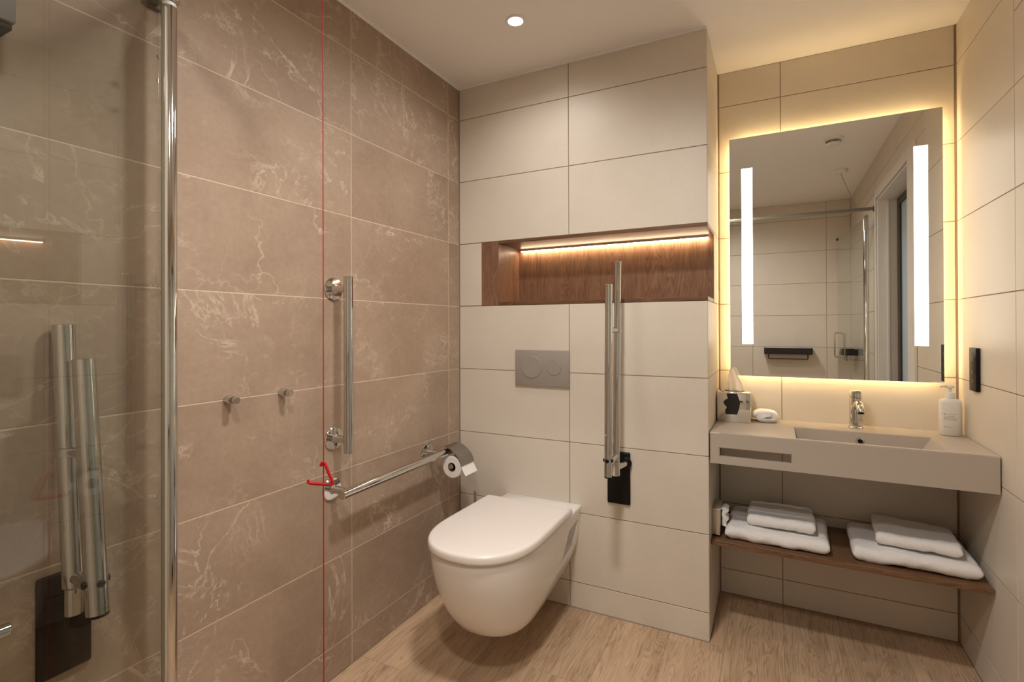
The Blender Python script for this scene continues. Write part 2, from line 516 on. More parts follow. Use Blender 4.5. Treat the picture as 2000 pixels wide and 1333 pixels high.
# ================================================================== LAMPS
def downlight(x, y, label, watts):
    t = thing('downlight', label, 'ceiling light', (x, y, H), 0, 'ceiling downlights')
    obj('bezel', lathe([(0.038, 0.0), (0.038, -0.002), (0.034, -0.0045), (0.028, -0.004), (0.0266, -0.001)], n=40), WHITEP, t)
    obj('lens', lathe([(0.0262, -0.0005), (0.0262, -0.0032), (0.023, -0.0042)], n=32), E_DOWNM, t)
    ld = bpy.data.lights.new('downlight_beam', 'SPOT')
    ld.energy = watts; ld.color = LAMP; ld.spot_size = math.radians(170); ld.spot_blend = 0.95; ld.shadow_soft_size = 0.08
    lo = bpy.data.objects.new('lamp', ld); COL.objects.link(lo); lo.parent = t; lo.location = (0, 0, -0.012)
downlight(*SPOTS[0][:2], 'round white recessed downlight lit in the ceiling above the toilet', SPOTS[0][2])
downlight(*SPOTS[1][:2], 'round white recessed downlight in the ceiling between the toilet and the doorway', SPOTS[1][2])
downlight(*SPOTS[2][:2], 'round white recessed downlight in the ceiling of the shower area', SPOTS[2][2])

# ================================================================== NICHE
nt_ = thing('wall_niche', 'walnut lined open wall recess with a lit strip above the flush plate', 'wall niche', (0, 0, NZ0))
h = NZ1 - NZ0
XR = W1 + 0.0005
obj('face_panel', box((NX0, -0.001, 0.0005), (0.219, 0.216, h - .0005), 0.0008, 1), WALNUT, nt_)
obj('top_panel', box((0.2192, -0.001, h - 0.0135), (XR, 0.216, h - .0005), 0.0008, 1), WALNUT_X, nt_)
obj('bottom_panel', box((0.2192, -0.001, 0.0005), (XR, 0.216, 0.0155), 0.0008, 1), WALNUT_X, nt_)
# back panel in veneer leaves
xb = [NX0, 0.43, 0.70, 0.92, XR]
for a, b in zip(xb, xb[1:]):
    obj('back_panel', box((-(b - a) / 2 + .0002, -0.0, -(h - .001) / 2), ((b - a) / 2 - .0002, 0.0158, (h - .001) / 2)), WALNUT, nt_, ((a + b) / 2, 0.2161, h / 2), 0)
ls = obj('led_profile', box((0.236, 0.198, h - 0.0245), (1.112, 0.2158, h - 0.0136), 0.001, 1), SATIN, nt_)
bm = bmesh.new()
for k in range(73):
    x0 = 0.238 + k * 0.012
    add_box(bm, (x0 + 0.0008, 0.1968, h - 0.0268), (x0 + 0.0112, 0.2120, h - 0.0246))
obj('led_strip', bm, E_NICHEM, ls)

# ================================================================== FLUSH PLATE
fp = thing('flush_plate', 'grey dual flush plate with two round buttons above the toilet', 'flush plate', (0.439, 0, 1.027))
obj('plate', box((-0.130, -0.0125, -0.080), (0.130, -0.0002, 0.080), 0.003, 2), GREYM, fp)
for nm, x, r in (('button', -0.048, 0.050), ('button', 0.061, 0.034)):
    b = obj(nm, lathe([(r, -0.0125), (r, -0.0140), (r - 0.0012, -0.0150), (0.002, -0.0150)], (x, 0, 0.005), 'Y', 44), GREYM, fp, smooth=20)

# ================================================================== TOILET
def outline(w, wr, f, n_side=8, n_arc=28, y0=0.0, pw=2.35):
    """D-shaped plan; rear edge at y0, front at -f; starts rear right, clockwise"""
    ys_ = -(f - max(w * 1.25, 0.02))
    ys_ = min(ys_, y0 - 0.005)
    pts = []
    for k in range(n_side):
        t = k / n_side
        s = t * t * (3 - 2 * t)
        pts.append((wr + (w - wr) * s, y0 + (ys_ - y0) * t))
    for k in range(n_arc + 1):
        a = PI * k / n_arc
        c, s = math.cos(a), math.sin(a)
        x = w * math.copysign(abs(c) ** (2 / pw), c)
        y = ys_ - (f + ys_) * abs(s) ** (2 / pw)
        pts.append((x, y))
    for k in range(n_side - 1, -1, -1):
        t = k / n_side
        s = t * t * (3 - 2 * t)
        pts.append((-(wr + (w - wr) * s), y0 + (ys_ - y0) * t))
    return pts
TX = 0.439
to = thing('toilet', 'white wall hung toilet with closed D shaped lid below the flush plate', 'toilet', (TX, 0, 0))
lev = [(0.120, 0.075, 0.060, 0.46), (0.1235, 0.100, 0.078, 0.505), (0.135, 0.122, 0.096, 0.545), (0.16, 0.141, 0.113, 0.585), (0.20, 0.155, 0.130, 0.618), (0.24, 0.166, 0.148, 0.645), (0.28, 0.175, 0.160, 0.664), (0.32, 0.182, 0.167, 0.680),
       (0.38, 0.189, 0.172, 0.697), (0.42, 0.191, 0.178, 0.702), (0.440, 0.192, 0.181, 0.704), (0.4445, 0.1905, 0.179, 0.7025), (0.4462, 0.187, 0.176, 0.699)]
rings = [[(x, y, z) for x, y in outline(w, wr_, f, y0=-0.0004)] for z, w, wr_, f in lev]
bowl = obj('bowl', loft(rings), CERAMIC, to, smooth=50)
# side pockets beside the wall fixing
cut = bmesh.new()
for s in (-1, 1):
    pr = [(-0.022, 0.395), (-0.140, 0.380), (-0.195, 0.280), (-0.062, 0.300)]
    a = [cut.verts.new((s * 0.085, y * 0.95 - 0.004, z * 0.98 + 0.006)) for y, z in pr]
    b = [cut.verts.new((s * 0.30, y, z)) for y, z in pr]
    for k in range(4):
        cut.faces.new((a[k], a[(k + 1) % 4], b[(k + 1) % 4], b[k]))
    cut.faces.new(a); cut.faces.new(list(reversed(b)))
co = obj('cutter', cut, CERAMIC, to, smooth=0)
md = bowl.modifiers.new('pocket', 'BOOLEAN'); md.object = co; md.operation = 'DIFFERENCE'; md.solver = 'EXACT'
bv = bowl.modifiers.new('soften', 'BEVEL'); bv.width = 0.007; bv.segments = 3; bv.limit_method = 'ANGLE'; bv.angle_limit = math.radians(52)
bpy.context.view_layer.update()
dg = bpy.context.evaluated_depsgraph_get()
me2 = bpy.data.meshes.new_from_object(bowl.evaluated_get(dg))
bowl.modifiers.clear(); bowl.data = me2
bpy.data.objects.remove(co, do_unlink=True)
me2.polygons.foreach_set('use_smooth', [True] * len(me2.polygons)); me2.set_sharp_from_angle(angle=math.radians(50))
def slab_rings(w, f, y0, zs):
    out = []
    for z, ins in zs:
        out.append([(x, y, z) for x, y in outline(w - ins, w - ins - 0.004, f - ins, y0=y0 - ins, pw=2.3)])
    return out
obj('seat', loft(slab_rings(0.193, 0.706, -0.165, [(0.4465, 0.006), (0.449, 0.004), (0.4545, 0.004)])), SEATP, to, smooth=40)
obj('lid', loft(slab_rings(0.200, 0.716, -0.150, [(0.4555, 0.003), (0.4575, 0.0006), (0.462, 0.0), (0.474, 0.0006), (0.479, 0.0025), (0.4822, 0.006), (0.484, 0.011), (0.4847, 0.018)])), SEATP, to, smooth=60)
for s in (-1, 1):
    obj('hinge', rod((s * 0.075 - 0.02, -0.143, 0.4535), (s * 0.075 + 0.02, -0.143, 0.4535), 0.0065, 16), CHROME, to)

# ================================================================== DROP-DOWN RAILS
def drop_rail(name, label, loc, rz, A, B, cross, side, r=0.0148):
    """A, B = ((out, z) bottom, (out, z) top) of the wall-side and the outer tube; side = offset along the wall"""
    t = thing(name, label, 'grab rail', loc, rz, None)
    p = obj('wall_plate', box((-0.048, -0.012, 0.478), (0.048, -0.0003, 0.694), 0.006, 3), BLACK, t)
    sf = side + 0.016
    obj('flange', lathe([(0.024, -0.012), (0.024, -0.016), (0.021, -0.019), (0.012, -0.0195)], (sf, 0, 0.652), 'Y', 32), BLACK, p)
    z0 = 0.652
    ao, az = A[0]
    obj('pivot_stem', rod((sf, -0.018, z0), (side, -ao + 0.004, z0), 0.0130, 24), CHROME, t)
    obj('pivot_knuckle', lathe([(0.0130, z0 - 0.030), (0.0155, z0 - 0.028), (0.0155, z0 + 0.026), (0.0130, z0 + 0.028)], (side, -ao, 0), 'Z', 28), CHROME, t)
    obj('rail_tube', rod((side, -ao, az), (side, -A[1][0], A[1][1]), r, 28), CHROME, t)
    ot = obj('rail_tube', rod((side, -B[0][0], B[0][1]), (side, -B[1][0], B[1][1]), r, 28), CHROME, t)
    def on(P, z):
        f = (z - P[0][1]) / (P[1][1] - P[0][1]); return P[0][0] + (P[1][0] - P[0][0]) * f
    zl = az + 0.012
    obj('link', rod((side, -on(A, az + 0.02), az + 0.022), (side, -on(B, zl) + 0.010, zl + 0.0), 0.0125, 20), CHROME, t)
    obj('cross_bar', rod((side, -on(A, cross) - 0.010, cross), (side, -on(B, cross) + 0.012, cross), 0.0105, 20), CHROME, t)
    obj('clip', lathe([(r + .0002, cross - 0.010), (r + 0.002, cross - 0.009), (r + 0.002, cross + 0.009), (r + .0002, cross + 0.010)], (side, -on(A, cross), 0), 'Z', 24), CHROME, t)
    zb = B[0][1] + 0.062
    for dx, dy in ((-1, 0.0), (0.0, -1), (1, 0.0)):
        c = Vector((side + dx * r, -on(B, zb) + dy * r, zb))
        d = Vector((dx, dy, 0))
        obj('pivot_cap', rod(c - d * 0.003, c + d * 0.0035, 0.0072, 16), BLACK, ot)
    obj('end_cap', lathe([(r - 0.002, -0.003), (r - 0.0005, -0.0025), (r - 0.0005, -0.0002)], (side, -B[0][0], B[0][1]), 'Z', 24), BLACK, ot)
    return t
drop_rail('drop_down_rail', 'chrome drop-down support rail folded upright on a black plate right of the toilet', (0.784, 0, 0), 0,
          ((0.104, 0.680), (0.059, 1.473)), ((0.212, 0.645), (0.192, 1.372)), 1.197, 0.016)
drop_rail('drop_down_rail', 'chrome drop-down support rail folded upright behind the shower glass', (0, -1.552, 0), PI / 2,
          ((0.070, 0.680), (0.026, 1.219)), ((0.165, 0.647), (0.110, 1.149)), 0.955, -0.010, 0.0195)

# ================================================================== FIXED GRAB BARS
def grab_bar(label, loc, rz, p0, p1, f0, f1, out, name='grab_bar', r=0.016, fr=0.040):
    """wall at local y = 0, room towards -y; p, f are (x, z) on the wall"""
    t = thing(name, label, 'grab bar', loc, rz)
    obj('bar', rod((p0[0], -out, p0[1]), (p1[0], -out, p1[1]), r, 32), CHROME, t)
    for f in (f0, f1):
        obj('flange', lathe([(fr, -0.0003), (fr, -0.004), (fr - 0.003, -0.0075), (0.015, -0.009)], (f[0], 0, f[1]), 'Y', 40), CHROME, t)
        obj('bracket', lathe([(0.0175, -0.008), (0.0130, -0.016), (0.0125, -out + 0.010)], (f[0], 0, f[1]), 'Y', 28), CHROME, t)
    return t
grab_bar('upright chrome grab bar on the marble wall above the level bar', (0, 0, 0), PI / 2, (-0.801, 0.785), (-0.801, 1.384), (-0.797, 0.828), (-0.797, 1.344), 0.075)
grab_bar('level chrome grab bar on the marble wall ending at the toilet paper', (0, 0, 0), PI / 2, (-0.838, 0.655), (-0.195, 0.664), (-0.806, 0.656), (-0.264, 0.664), 0.080)
grab_bar('level chrome grab bar behind the shower glass at the left edge', (0, 0, 0), PI / 2, (-2.33, 0.653), (-1.668, 0.653), (-2.28, 0.653), (-1.725, 0.653), 0.090, r=0.0125, fr=0.032)

# ================================================================== TOILET PAPER
ph = thing('toilet_paper_holder', 'hooded grey metal toilet paper holder at the end of the level grab bar', 'paper holder', (0.112, -0.185, 0.607))
pf = [(-0.057, 0.077), (-0.043, 0.082), (-0.027, 0.082), (-0.005, 0.074), (0.016, 0.0605), (0.034, 0.044), (0.046, 0.025), (0.0515, 0.006)]
pf = pf + [(x - 0.0012 * (1 if x > -0.03 else 0), z - 0.0014) for x, z in reversed(pf)]
obj('hood', loft([[(x, -0.052, z) for x, z in pf], [(x, 0.052, z) for x, z in pf]]), HOODM, ph)
obj('spindle', rod((0, -0.056, 0), (0, 0.058, 0), 0.010, 20), CHROME, ph)
bm = tube([(0, 0.056, 0), (-0.006, 0.060, 0.02), (-0.020, 0.060, 0.05), (-0.030, 0.056, 0.056)], 0.004, 12)
obj('arm', bm, CHROME, ph)
tp = thing('toilet_paper', 'white toilet paper roll with a loose sheet under the metal hood', 'toilet paper', (0.112, -0.185, 0.603))
bm = bmesh.new()
n = 48
prof = [(0.020, -0.049), (0.045, -0.049), (0.0468, -0.047), (0.0468, 0.047), (0.045, 0.049), (0.020, 0.049)]
R = [[bm.verts.new((math.cos(2 * PI * k / n) * r, y, math.sin(2 * PI * k / n) * r)) for k in range(n)] for r, y in prof]
for a, b in zip(R, R[1:]):
    for k in range(n):
        bm.faces.new((a[k], a[(k + 1) % n], b[(k + 1) % n], b[k]))
obj('roll', bm, PAPER, tp)
bm = bmesh.new()
R = [[bm.verts.new((math.cos(2 * PI * k / n) * r, y, math.sin(2 * PI * k / n) * r)) for k in range(n)] for r, y in ((0.0200, -0.049), (0.0200, 0.049), (0.0187, 0.049), (0.0187, -0.049))]
for a, b in zip(R, R[1:] + R[:1]):
    for k in range(n):
        bm.faces.new((a[k], a[(k + 1) % n], b[(k + 1) % n], b[k]))
obj('core', bm, CARD, tp)
sp = [(0.0475, 0.012), (0.0500, 0.004), (0.057, -0.008), (0.070, -0.030)]
pf = [(x, z) for x, z in sp] + [(x - 0.0006, z - 0.0006) for x, z in reversed(sp)]
obj('loose_sheet', loft([[(x, -0.049, z) for x, z in pf], [(x, 0.049, z) for x, z in pf]]), PAPER, tp)

# ================================================================== HOOKS
def hook(y, label):
    t = thing('robe_hook', label, 'hook', (0, y, 1.011), 0, 'robe hooks')
    obj('base', lathe([(0.0115, 0.0003), (0.0125, 0.002), (0.0125, 0.022), (0.0105, 0.025)], axis='X', n=28), CHROME, t)
    obj('knob', lathe([(0.0060, 0.0245), (0.0055, 0.031), (0.0095, 0.034), (0.0100, 0.042), (0.0085, 0.0445)], axis='X', n=24), CHROME, t)
hook(-1.182, 'small round chrome robe hook on the marble wall, next to the shower screen')
hook(-1.006, 'small round chrome robe hook on the marble wall, next to the upright grab bar')

# ================================================================== EMERGENCY CORD
ec = thing('emergency_pull_cord', 'red emergency pull cord hanging from ceiling to floor with a red triangle', 'pull cord', (0.281, -1.099, 0))
obj('cord', tube([(0, 0, 0.10), (0, 0, H - 0.03)], 0.0014, 8), REDCORD, ec)
obj('ceiling_switch', lathe([(0.040, H - 0.0003), (0.040, H - 0.020), (0.036, H - 0.030), (0.010, H - 0.033)], n=36), WHITEP, ec)
def red_handle(z, name='triangle_pull'):
    hx, hy = 0.879, 0.477   # lies across the view
    e = Vector((RT[0], RT[1], 0)).normalized()
    pts2 = [(-0.0075, -0.0105), (-0.004, -0.002), (0.001, 0.0), (0.0045, -0.004), (0.025, -0.056), (0.026, -0.0605), (0.022, -0.0625), (-0.036, -0.0585), (-0.0415, -0.056), (-0.0425, -0.049)]
    path = [Vector((e[0] * a, e[1] * a, z + b)) for a, b in [(0.968 * p_, 0.968 * q_) for p_, q_ in pts2]]
    obj(name, tube(path, 0.0042, 12), RED, ec)
red_handle(0.850)
red_handle(0.165)

# ================================================================== SHOWER DOORS
AG = math.radians(54.0)
GT = 0.006
def shower_door(name, label, px, py, dx, dy, length, handle):
    t = thing(name, label, 'shower screen', (px, py, 0), math.atan2(dy, dx), None)
    # local x along the glass
    obj('post', lathe([(0.0150, 0.012), (0.0165, 0.014), (0.0165, 1.972), (0.0150, 1.976)], n=36), CHROME, t)
    obj('post_cap', lathe([(0.0145, 1.9762), (0.0145, 1.984), (0.010, 1.988)], n=28), WHITEP, t)
    g = obj('glass', box((0.026, -GT / 2, 0.03), (length, GT / 2, 1.965), 0.0012, 1), GLASS, t, smooth=0)
    obj('seal_strip', box((0.0168, -0.0045, 0.03), (0.0258, 0.0045, 1.965), 0.001, 1), mat('clear_seal', rgb(176, 166, 150), 0.3), t)
    for z in (1.78, 1.835, 0.20, 0.255):
        obj('hinge_screw', lathe([(0.0055, -GT / 2 - 0.0002), (0.0055, -GT / 2 - 0.003), (0.003, -GT / 2 - 0.0045)], (0.040, 0, z), 'Y', 16), CHROME, t)
    if handle:
        xh = length - 0.06
        for s in (-1, 1):
            y0 = s * (GT / 2 + 0.001); y1 = s * 0.036
            obj('handle', tube([(xh, y0, 0.95), (xh, y1 - s * .004, 0.95), (xh, y1, 0.955), (xh, y1, 1.145), (xh, y1 - s * .004, 1.15), (xh, y0, 1.15)], 0.0055, 12), CHROME, t)
        obj('stop_knob', lathe([(0.010, -0.012), (0.010, -GT / 2 - .0002)], (length - 0.02, 0, 1.94), 'Y', 20), BLACK, t)
    return t
shower_door('shower_screen', 'clear glass shower door on a chrome post by the marble wall', 0.078, -1.379, math.cos(AG), -math.sin(AG), 0.83, True)
shower_door('shower_screen', 'clear glass shower door on a chrome post beside the doorway, seen in the mirror', 1.931, -1.425, 1.843 - 1.931, -2.242 + 1.425, 0.83, True)
sr = thing('shower_rail', 'slim metal header rail across the shower opening, seen in the mirror', 'rail', (0, -1.379, 1.995))
obj('bar', box((0.012, -0.012, 0.008), (W2 - 0.0125, 0.012, 0.030), 0.003, 2), mat('anodised_rail', rgb(150, 148, 138), 0.35, 0.7), sr)
for x0, x1 in ((0.0003, 0.0118), (W2 - 0.0123, W2 - 0.0003)):
    obj('wall_bracket', box((x0, -0.022, 0.0), (x1, 0.022, 0.040), 0.002, 1), DARKF, sr)
obj('pivot_block', lathe([(0.016, -0.006), (0.021, -0.004), (0.022, 0.0), (0.020, 0.0075)], (0.078, 0.0, 0), 'Z', 28), SATIN, sr)
obj('joint', lathe([(0.013, 0.0), (0.016, 0.002), (0.016, 0.0078)], (1.10, 0, 0), 'Z', 20), CHROME, sr)

# grey box on the shower wall, top left
sb = thing('shower_unit', 'grey box shower unit on the marble wall behind the glass, top left corner', 'shower', (0, -1.662, 1.766))
obj('body', box((0.0003, -0.24, 0.014), (0.1, 0.0, 0.36), 0.004, 2), GREYD, sb)
obj('base_tray', box((0.006, -0.236, 0.0), (0.094, -0.004, 0.0138), 0.003, 1), BLACK, sb)

# ================================================================== MIRROR
MX0, MX1, MZ0, MZ1, MY = 1.184, 1.934, 0.992, 2.045, 0.389
mr = thing('backlit_mirror', 'tall rectangular mirror with two lit side strips and a warm glow behind, above the washbasin', 'mirror', ((MX0 + MX1) / 2, MY, MZ0))
hw, mh = (MX1 - MX0) / 2, MZ1 - MZ0
obj('glass', box((-hw, 0, 0), (hw, 0.005, mh)), MIRROR, mr, smooth=0)
obj('back_box', box((-hw + 0.05, 0.0052, 0.05), (hw - 0.05, D - MY - 0.0005, mh - 0.05)), WHITEP, mr, smooth=0)
for x0 in (1.233, 1.8445):
    cx = x0 - (MX0 + MX1) / 2
    obj('light_strip', box((cx, -0.0012, 0.141), (cx + 0.0435, -0.0001, 0.915)), E_STRIPM, mr, smooth=0)
y0, y1 = 0.012, 0.024
ins = 0.024
for nm, a, b in (('l', (-hw + ins, y0, ins), (-hw + ins + .005, y1, mh - ins)), ('r', (hw - ins - .005, y0, ins), (hw - ins, y1, mh - ins)),
                 ('b', (-hw + ins + .006, y0, ins), (hw - ins - .006, y1, ins + .005)), ('t', (-hw + ins + .006, y0, mh - ins - .005), (hw - ins - .006, y1, mh - ins))):
    obj('backlight', box(a, b), E_BACKM, mr, smooth=0)

# ================================================================== WASHBASIN
VX0, VX1, VZ0, VZ1, VY0, VY1 = 1.1375, 1.9790, 0.687, 0.8040, 0.0055, D - 0.001
vb = thing('washbasin', 'long taupe washbasin unit with a rectangular basin and a towel slot, below the mirror', 'washbasin', (VX0, VY0, VZ0))
vw, vd, vh = VX1 - VX0, VY1 - VY0, VZ1 - VZ0
bx0, bx1, by0, by1 = 1.428 - VX0, 1.862 - VX0, 0.024, 0.246
bm = bmesh.new()
def vtx(x, y, z): return bm.verts.new((x, y, z))
# top with opening
o4 = [vtx(0, 0, vh), vtx(vw, 0, vh), vtx(vw, vd, vh), vtx(0, vd, vh)]
i4 = [vtx(bx0, by0, vh), vtx(bx1, by0, vh), vtx(bx1, by1, vh), vtx(bx0, by1, vh)]
d4 = [vtx(bx0 + 0.012, by0 + 0.012, vh - 0.092), vtx(bx1 - 0.060, by0 + 0.012, vh - 0.092), vtx(bx1 - 0.060, by1 - 0.014, vh - 0.092), vtx(bx0 + 0.012, by1 - 0.014, vh - 0.092)]
for k in range(4):
    bm.faces.new((o4[k], o4[(k + 1) % 4], i4[(k + 1) % 4], i4[k]))
    bm.faces.new((i4[k], i4[(k + 1) % 4], d4[(k + 1) % 4], d4[k]))
bm.faces.new(d4)
# apron with slot: outer face, inner face
sx0, sx1, sz0, sz1 = 1.1715 - VX0, 1.4115 - VX0, 0.7155 - VZ0, 0.7470 - VZ0
th = 0.018
def apron(y):
    o = [vtx(0, y, 0), vtx(vw, y, 0), vtx(vw, y, vh if y == 0 else vh - 0.02), vtx(0, y, vh if y == 0 else vh - 0.02)]
    i = [vtx(sx0, y, sz0), vtx(sx1, y, sz0), vtx(sx1, y, sz1), vtx(sx0, y, sz1)]
    for k in range(4):
        bm.faces.new((o[k], o[(k + 1) % 4], i[(k + 1) % 4], i[k]))
    return o, i
oo, oi = apron(0.0)
io, ii = apron(th)
for k in range(4):
    bm.faces.new((oi[k], oi[(k + 1) % 4], ii[(k + 1) % 4], ii[k]))
bm.faces.new((oo[0], oo[1], io[1], io[0]))
# ends, underside of the top
for x in (0, vw):
    q = [vtx(x, 0, 0), vtx(x, vd, 0), vtx(x, vd, vh), vtx(x, 0, vh)]
    bm.faces.new(q)
un = [vtx(0, th, vh - 0.02), vtx(bx0 - 0.01, th, vh - 0.02), vtx(bx0 - 0.01, vd, vh - 0.02), vtx(0, vd, vh - 0.02)]
bm.faces.new(un)
un = [vtx(bx0 - 0.01, th, vh - 0.02), vtx(bx0 - 0.01, vd, vh - 0.02), vtx(bx0 - 0.01, vd, 0), vtx(bx0 - 0.01, th, 0)]
bm.faces.new(un)
un = [vtx(bx0 - 0.01, th, 0), vtx(vw, th, 0), vtx(vw, vd, 0), vtx(bx0 - 0.01, vd, 0)]
bm.faces.new(un)
bmesh.ops.remove_doubles(bm, verts=bm.verts, dist=0.0002)
es = [e for e in bm.edges if len(e.link_faces) == 2 and e.calc_face_angle(0) > 0.5 and e.verts[0].co.y < 0.26 and e.verts[1].co.y < 0.26 and min(e.verts[0].co.z, e.verts[1].co.z) > vh - 0.095 and not any(0.013 < v.co.y < 0.02 for v in e.verts)]
bmesh.ops.bevel(bm, geom=es, offset=0.0028, segments=2, affect='EDGES', clamp_overlap=True)
obj('basin', bm, STONE, vb, smooth=35)
ov = obj('overflow_ring', lathe([(0.0145, -0.0005), (0.0145, -0.003), (0.012, -0.005), (0.0088, -0.0035), (0.0085, -0.001)], (1.648 - VX0, by1 - 0.004, 0.771 - VZ0), 'Y', 32), CHROME, vb)
obj('overflow_hole', lathe([(0.0084, -0.0012), (0.0084, -0.0022), (0.004, -0.0022)], (1.648 - VX0, by1 - 0.004, 0.771 - VZ0), 'Y', 24), BLACK, ov)
obj('waste', lathe([(0.022, 0.0003), (0.022, 0.002), (0.018, 0.004), (0.006, 0.005)], (0.47, 0.12, vh - 0.092), 'Z', 32), CHROME, vb)

# tap
tp_ = thing('tap', 'chrome single lever mixer tap on the washbasin rim', 'tap', (1.6470, 0.348, VZ1))
obj('body', lathe([(0.0255, 0.0003), (0.0255, 0.004), (0.0225, 0.007), (0.0218, 0.118), (0.0210, 0.120)], n=36), CHROME, tp_)
obj('spout', tube([(0, -0.012, 0.088), (0.001, -0.040, 0.100), (0.002, -0.068, 0.103), (0.003, -0.092, 0.096), (0.0035, -0.104, 0.082), (0.0036, -0.106, 0.076)], 0.0125, 24, True, [0.0160, 0.0150, 0.0140, 0.0135, 0.0130, 0.0120]), CHROME, tp_)
obj('aerator', rod((0.0036, -0.1062, 0.0758), (0.0037, -0.1064, 0.0715), 0.0100, 20, 0.0008), BLACK, tp_)
lv = obj('lever_cap', lathe([(0.0195, 0.1203), (0.0215, 0.1225), (0.0215, 0.142), (0.0185, 0.148), (0.008, 0.150)], n=36), CHROME, tp_)
bm = box((-0.010, -0.062, 0.146), (0.010, 0.012, 0.1535), 0.003, 2)
obj('lever', bm, CHROME, lv)

# soap bottle
def oval(w, d, z, n=48, pw=2.6):
    out = []
    for k in range(n):
        a = 2 * PI * k / n
        c, s = math.cos(a), math.sin(a)
        out.append((w * math.copysign(abs(c) ** (2 / pw), c), d * math.copysign(abs(s) ** (2 / pw), s), z))
    return out
so = thing('soap_bottle', 'white pump bottle of hand soap at the right end of the washbasin', 'soap bottle', (1.9385, 0.338, VZ1), 0.12)
bw, bd = 0.0335, 0.023
obj('bottle', loft([oval(bw - 0.003, bd - 0.003, 0.0004), oval(bw, bd, 0.003), oval(bw, bd, 0.122), oval(bw - 0.001, bd - 0.001, 0.128), oval(bw - 0.005, bd - 0.005, 0.1325), oval(0.0165, 0.0155, 0.1355), oval(0.0135, 0.0135, 0.137)]), WHITEP, so, smooth=60)
pm = obj('pump', lathe([(0.0145, 0.1372), (0.0150, 0.139), (0.0145, 0.150), (0.0125, 0.158), (0.0055, 0.1595), (0.0045, 0.173)], n=32), WHITEP, so)
obj('pump_head', lathe([(0.0060, 0.1732), (0.0115, 0.175), (0.0125, 0.183), (0.0110, 0.186), (0.004, 0.187)], n=28), WHITEP, pm)
obj('nozzle', tube([(-0.006, -0.002, 0.1805), (-0.022, -0.006, 0.1825), (-0.031, -0.008, 0.1815), (-0.034, -0.009, 0.178)], 0.0035, 14, True, [0.0048, 0.0038, 0.0034, 0.0030]), WHITEP, pm)
# tiny print, unreadable at this size: word-like dashes wrapped on the front
bm = bmesh.new()
def dash(x0, x1, z, hgt):
    def yy(x):
        return -bd * (1 - abs(x / bw) ** 2.6) ** (1 / 2.6) - 0.0002
    seg = max(2, int((x1 - x0) / 0.004))
    for k in range(seg):
        a, b = x0 + (x1 - x0) * k / seg, x0 + (x1 - x0) * (k + 1) / seg
        bm.faces.new([bm.verts.new(q) for q in ((a, yy(a), z), (b, yy(b), z), (b, yy(b), z + hgt), (a, yy(a), z + hgt))])
rr = random.Random(3)
for z, xa, xb_, hg in ((0.0795, -0.029, -0.020, 0.0026), (0.0795, -0.016, 0.010, 0.0010), (0.0725, -0.026, 0.004, 0.0012), (0.0680, -0.026, 0.008, 0.0012), (0.0630, -0.027, 0.012, 0.0009), (0.0595, -0.027, 0.010, 0.0009), (0.0330, -0.025, -0.001, 0.0014)):
    x = xa
    while x < xb_:
        w = min(rr.uniform(0.003, 0.0075), xb_ - x) if hg < 0.002 else 0.009
        dash(x, x + w, z, hg); x += w + 0.0011
obj('label_print', bm, INK, so, smooth=0)['kind'] = 'stuff'

# tissue box
tb = thing('tissue_box', 'polished steel tissue box with a white tissue pulled up, left end of the washbasin', 'tissue box', (1.2045, 0.336, VZ1), 0.0)
bm = box((-0.0655, -0.066, 0.0004), (0.0655, 0.064, 0.1255), 0.0018, 2)
tbx = obj('case', bm, POLISHED, tb, smooth=30)
hole = [(-0.026, 0.121), (0.014, 0.121), (0.019, 0.105), (0.025, 0.085), (0.022, 0.060), (0.013, 0.032), (-0.031, 0.032), (-0.034, 0.046), (-0.027, 0.062), (-0.036, 0.072), (-0.041, 0.083), (-0.034, 0.092), (-0.022, 0.100), (-0.027, 0.112)]  # outline of the camera's dark reflection, laid on as a flat black patch
bm = loft([[(x, -0.0668, z) for x, z in hole], [(x, -0.0661, z) for x, z in hole]])  # flat black patch for the painted reflection, not an opening
obj('painted_reflection', bm, BLACK_M, tbx, smooth=0)['label'] = 'dark reflection painted as an irregular black patch on the steel front'
obj('slot', lathe([(0.040, 0.1256), (0.040, 0.1262), (0.036, 0.1262)], (0, -0.004, 0), 'Z', 40, 1.0, 0.55), BLACK_M, tbx)
# tissue: a gathered fan
bm = bmesh.new()
nu, nv = 34, 16
grid = []
for j in range(nv + 1):
    v = j / nv
    row = []
    for i in range(nu + 1):
        u = i / nu * 2 - 1
        wdt = 0.033 * (1 - 0.48 * v * v)
        pleat = 0.008 * math.sin(u * 5.5 + 0.6) * (1 - 0.3 * v) + 0.002 * math.sin(u * 13 + v * 3)
        top = 0.126 + v * 0.096 * math.sqrt(max(0.0, 1 - (abs(u) ** 3.6) * 0.62))
        row.append(bm.verts.new((u * wdt + 0.004 * math.sin(v * 4) - 0.006 * v, pleat - 0.004, top)))
    grid.append(row)
for j in range(nv):
    for i in range(nu):
        bm.faces.new((grid[j][i], grid[j][i + 1], grid[j + 1][i + 1], grid[j + 1][i]))
tis = obj('tissue', bm, TISSUE, tb, smooth=180)
# a lower flap of the tissue falling to the left
bm = bmesh.new()
g2 = []
for j in range(9):
    v = j / 8
    row = []
    for i in range(9):
        u = i / 8
        row.append(bm.verts.new((-0.020 - 0.034 * u, -0.002 + 0.006 * math.sin(u * 5 + v * 2), 0.1262 + v * (0.044 * (1 - u) + 0.006) + 0.003 * math.sin(u * 6))))
    g2.append(row)
for j in range(8):
    for i in range(8):
        bm.faces.new((g2[j][i], g2[j][i + 1], g2[j + 1][i + 1], g2[j + 1][i]))
obj('fold', bm, TISSUE, tis, smooth=180)

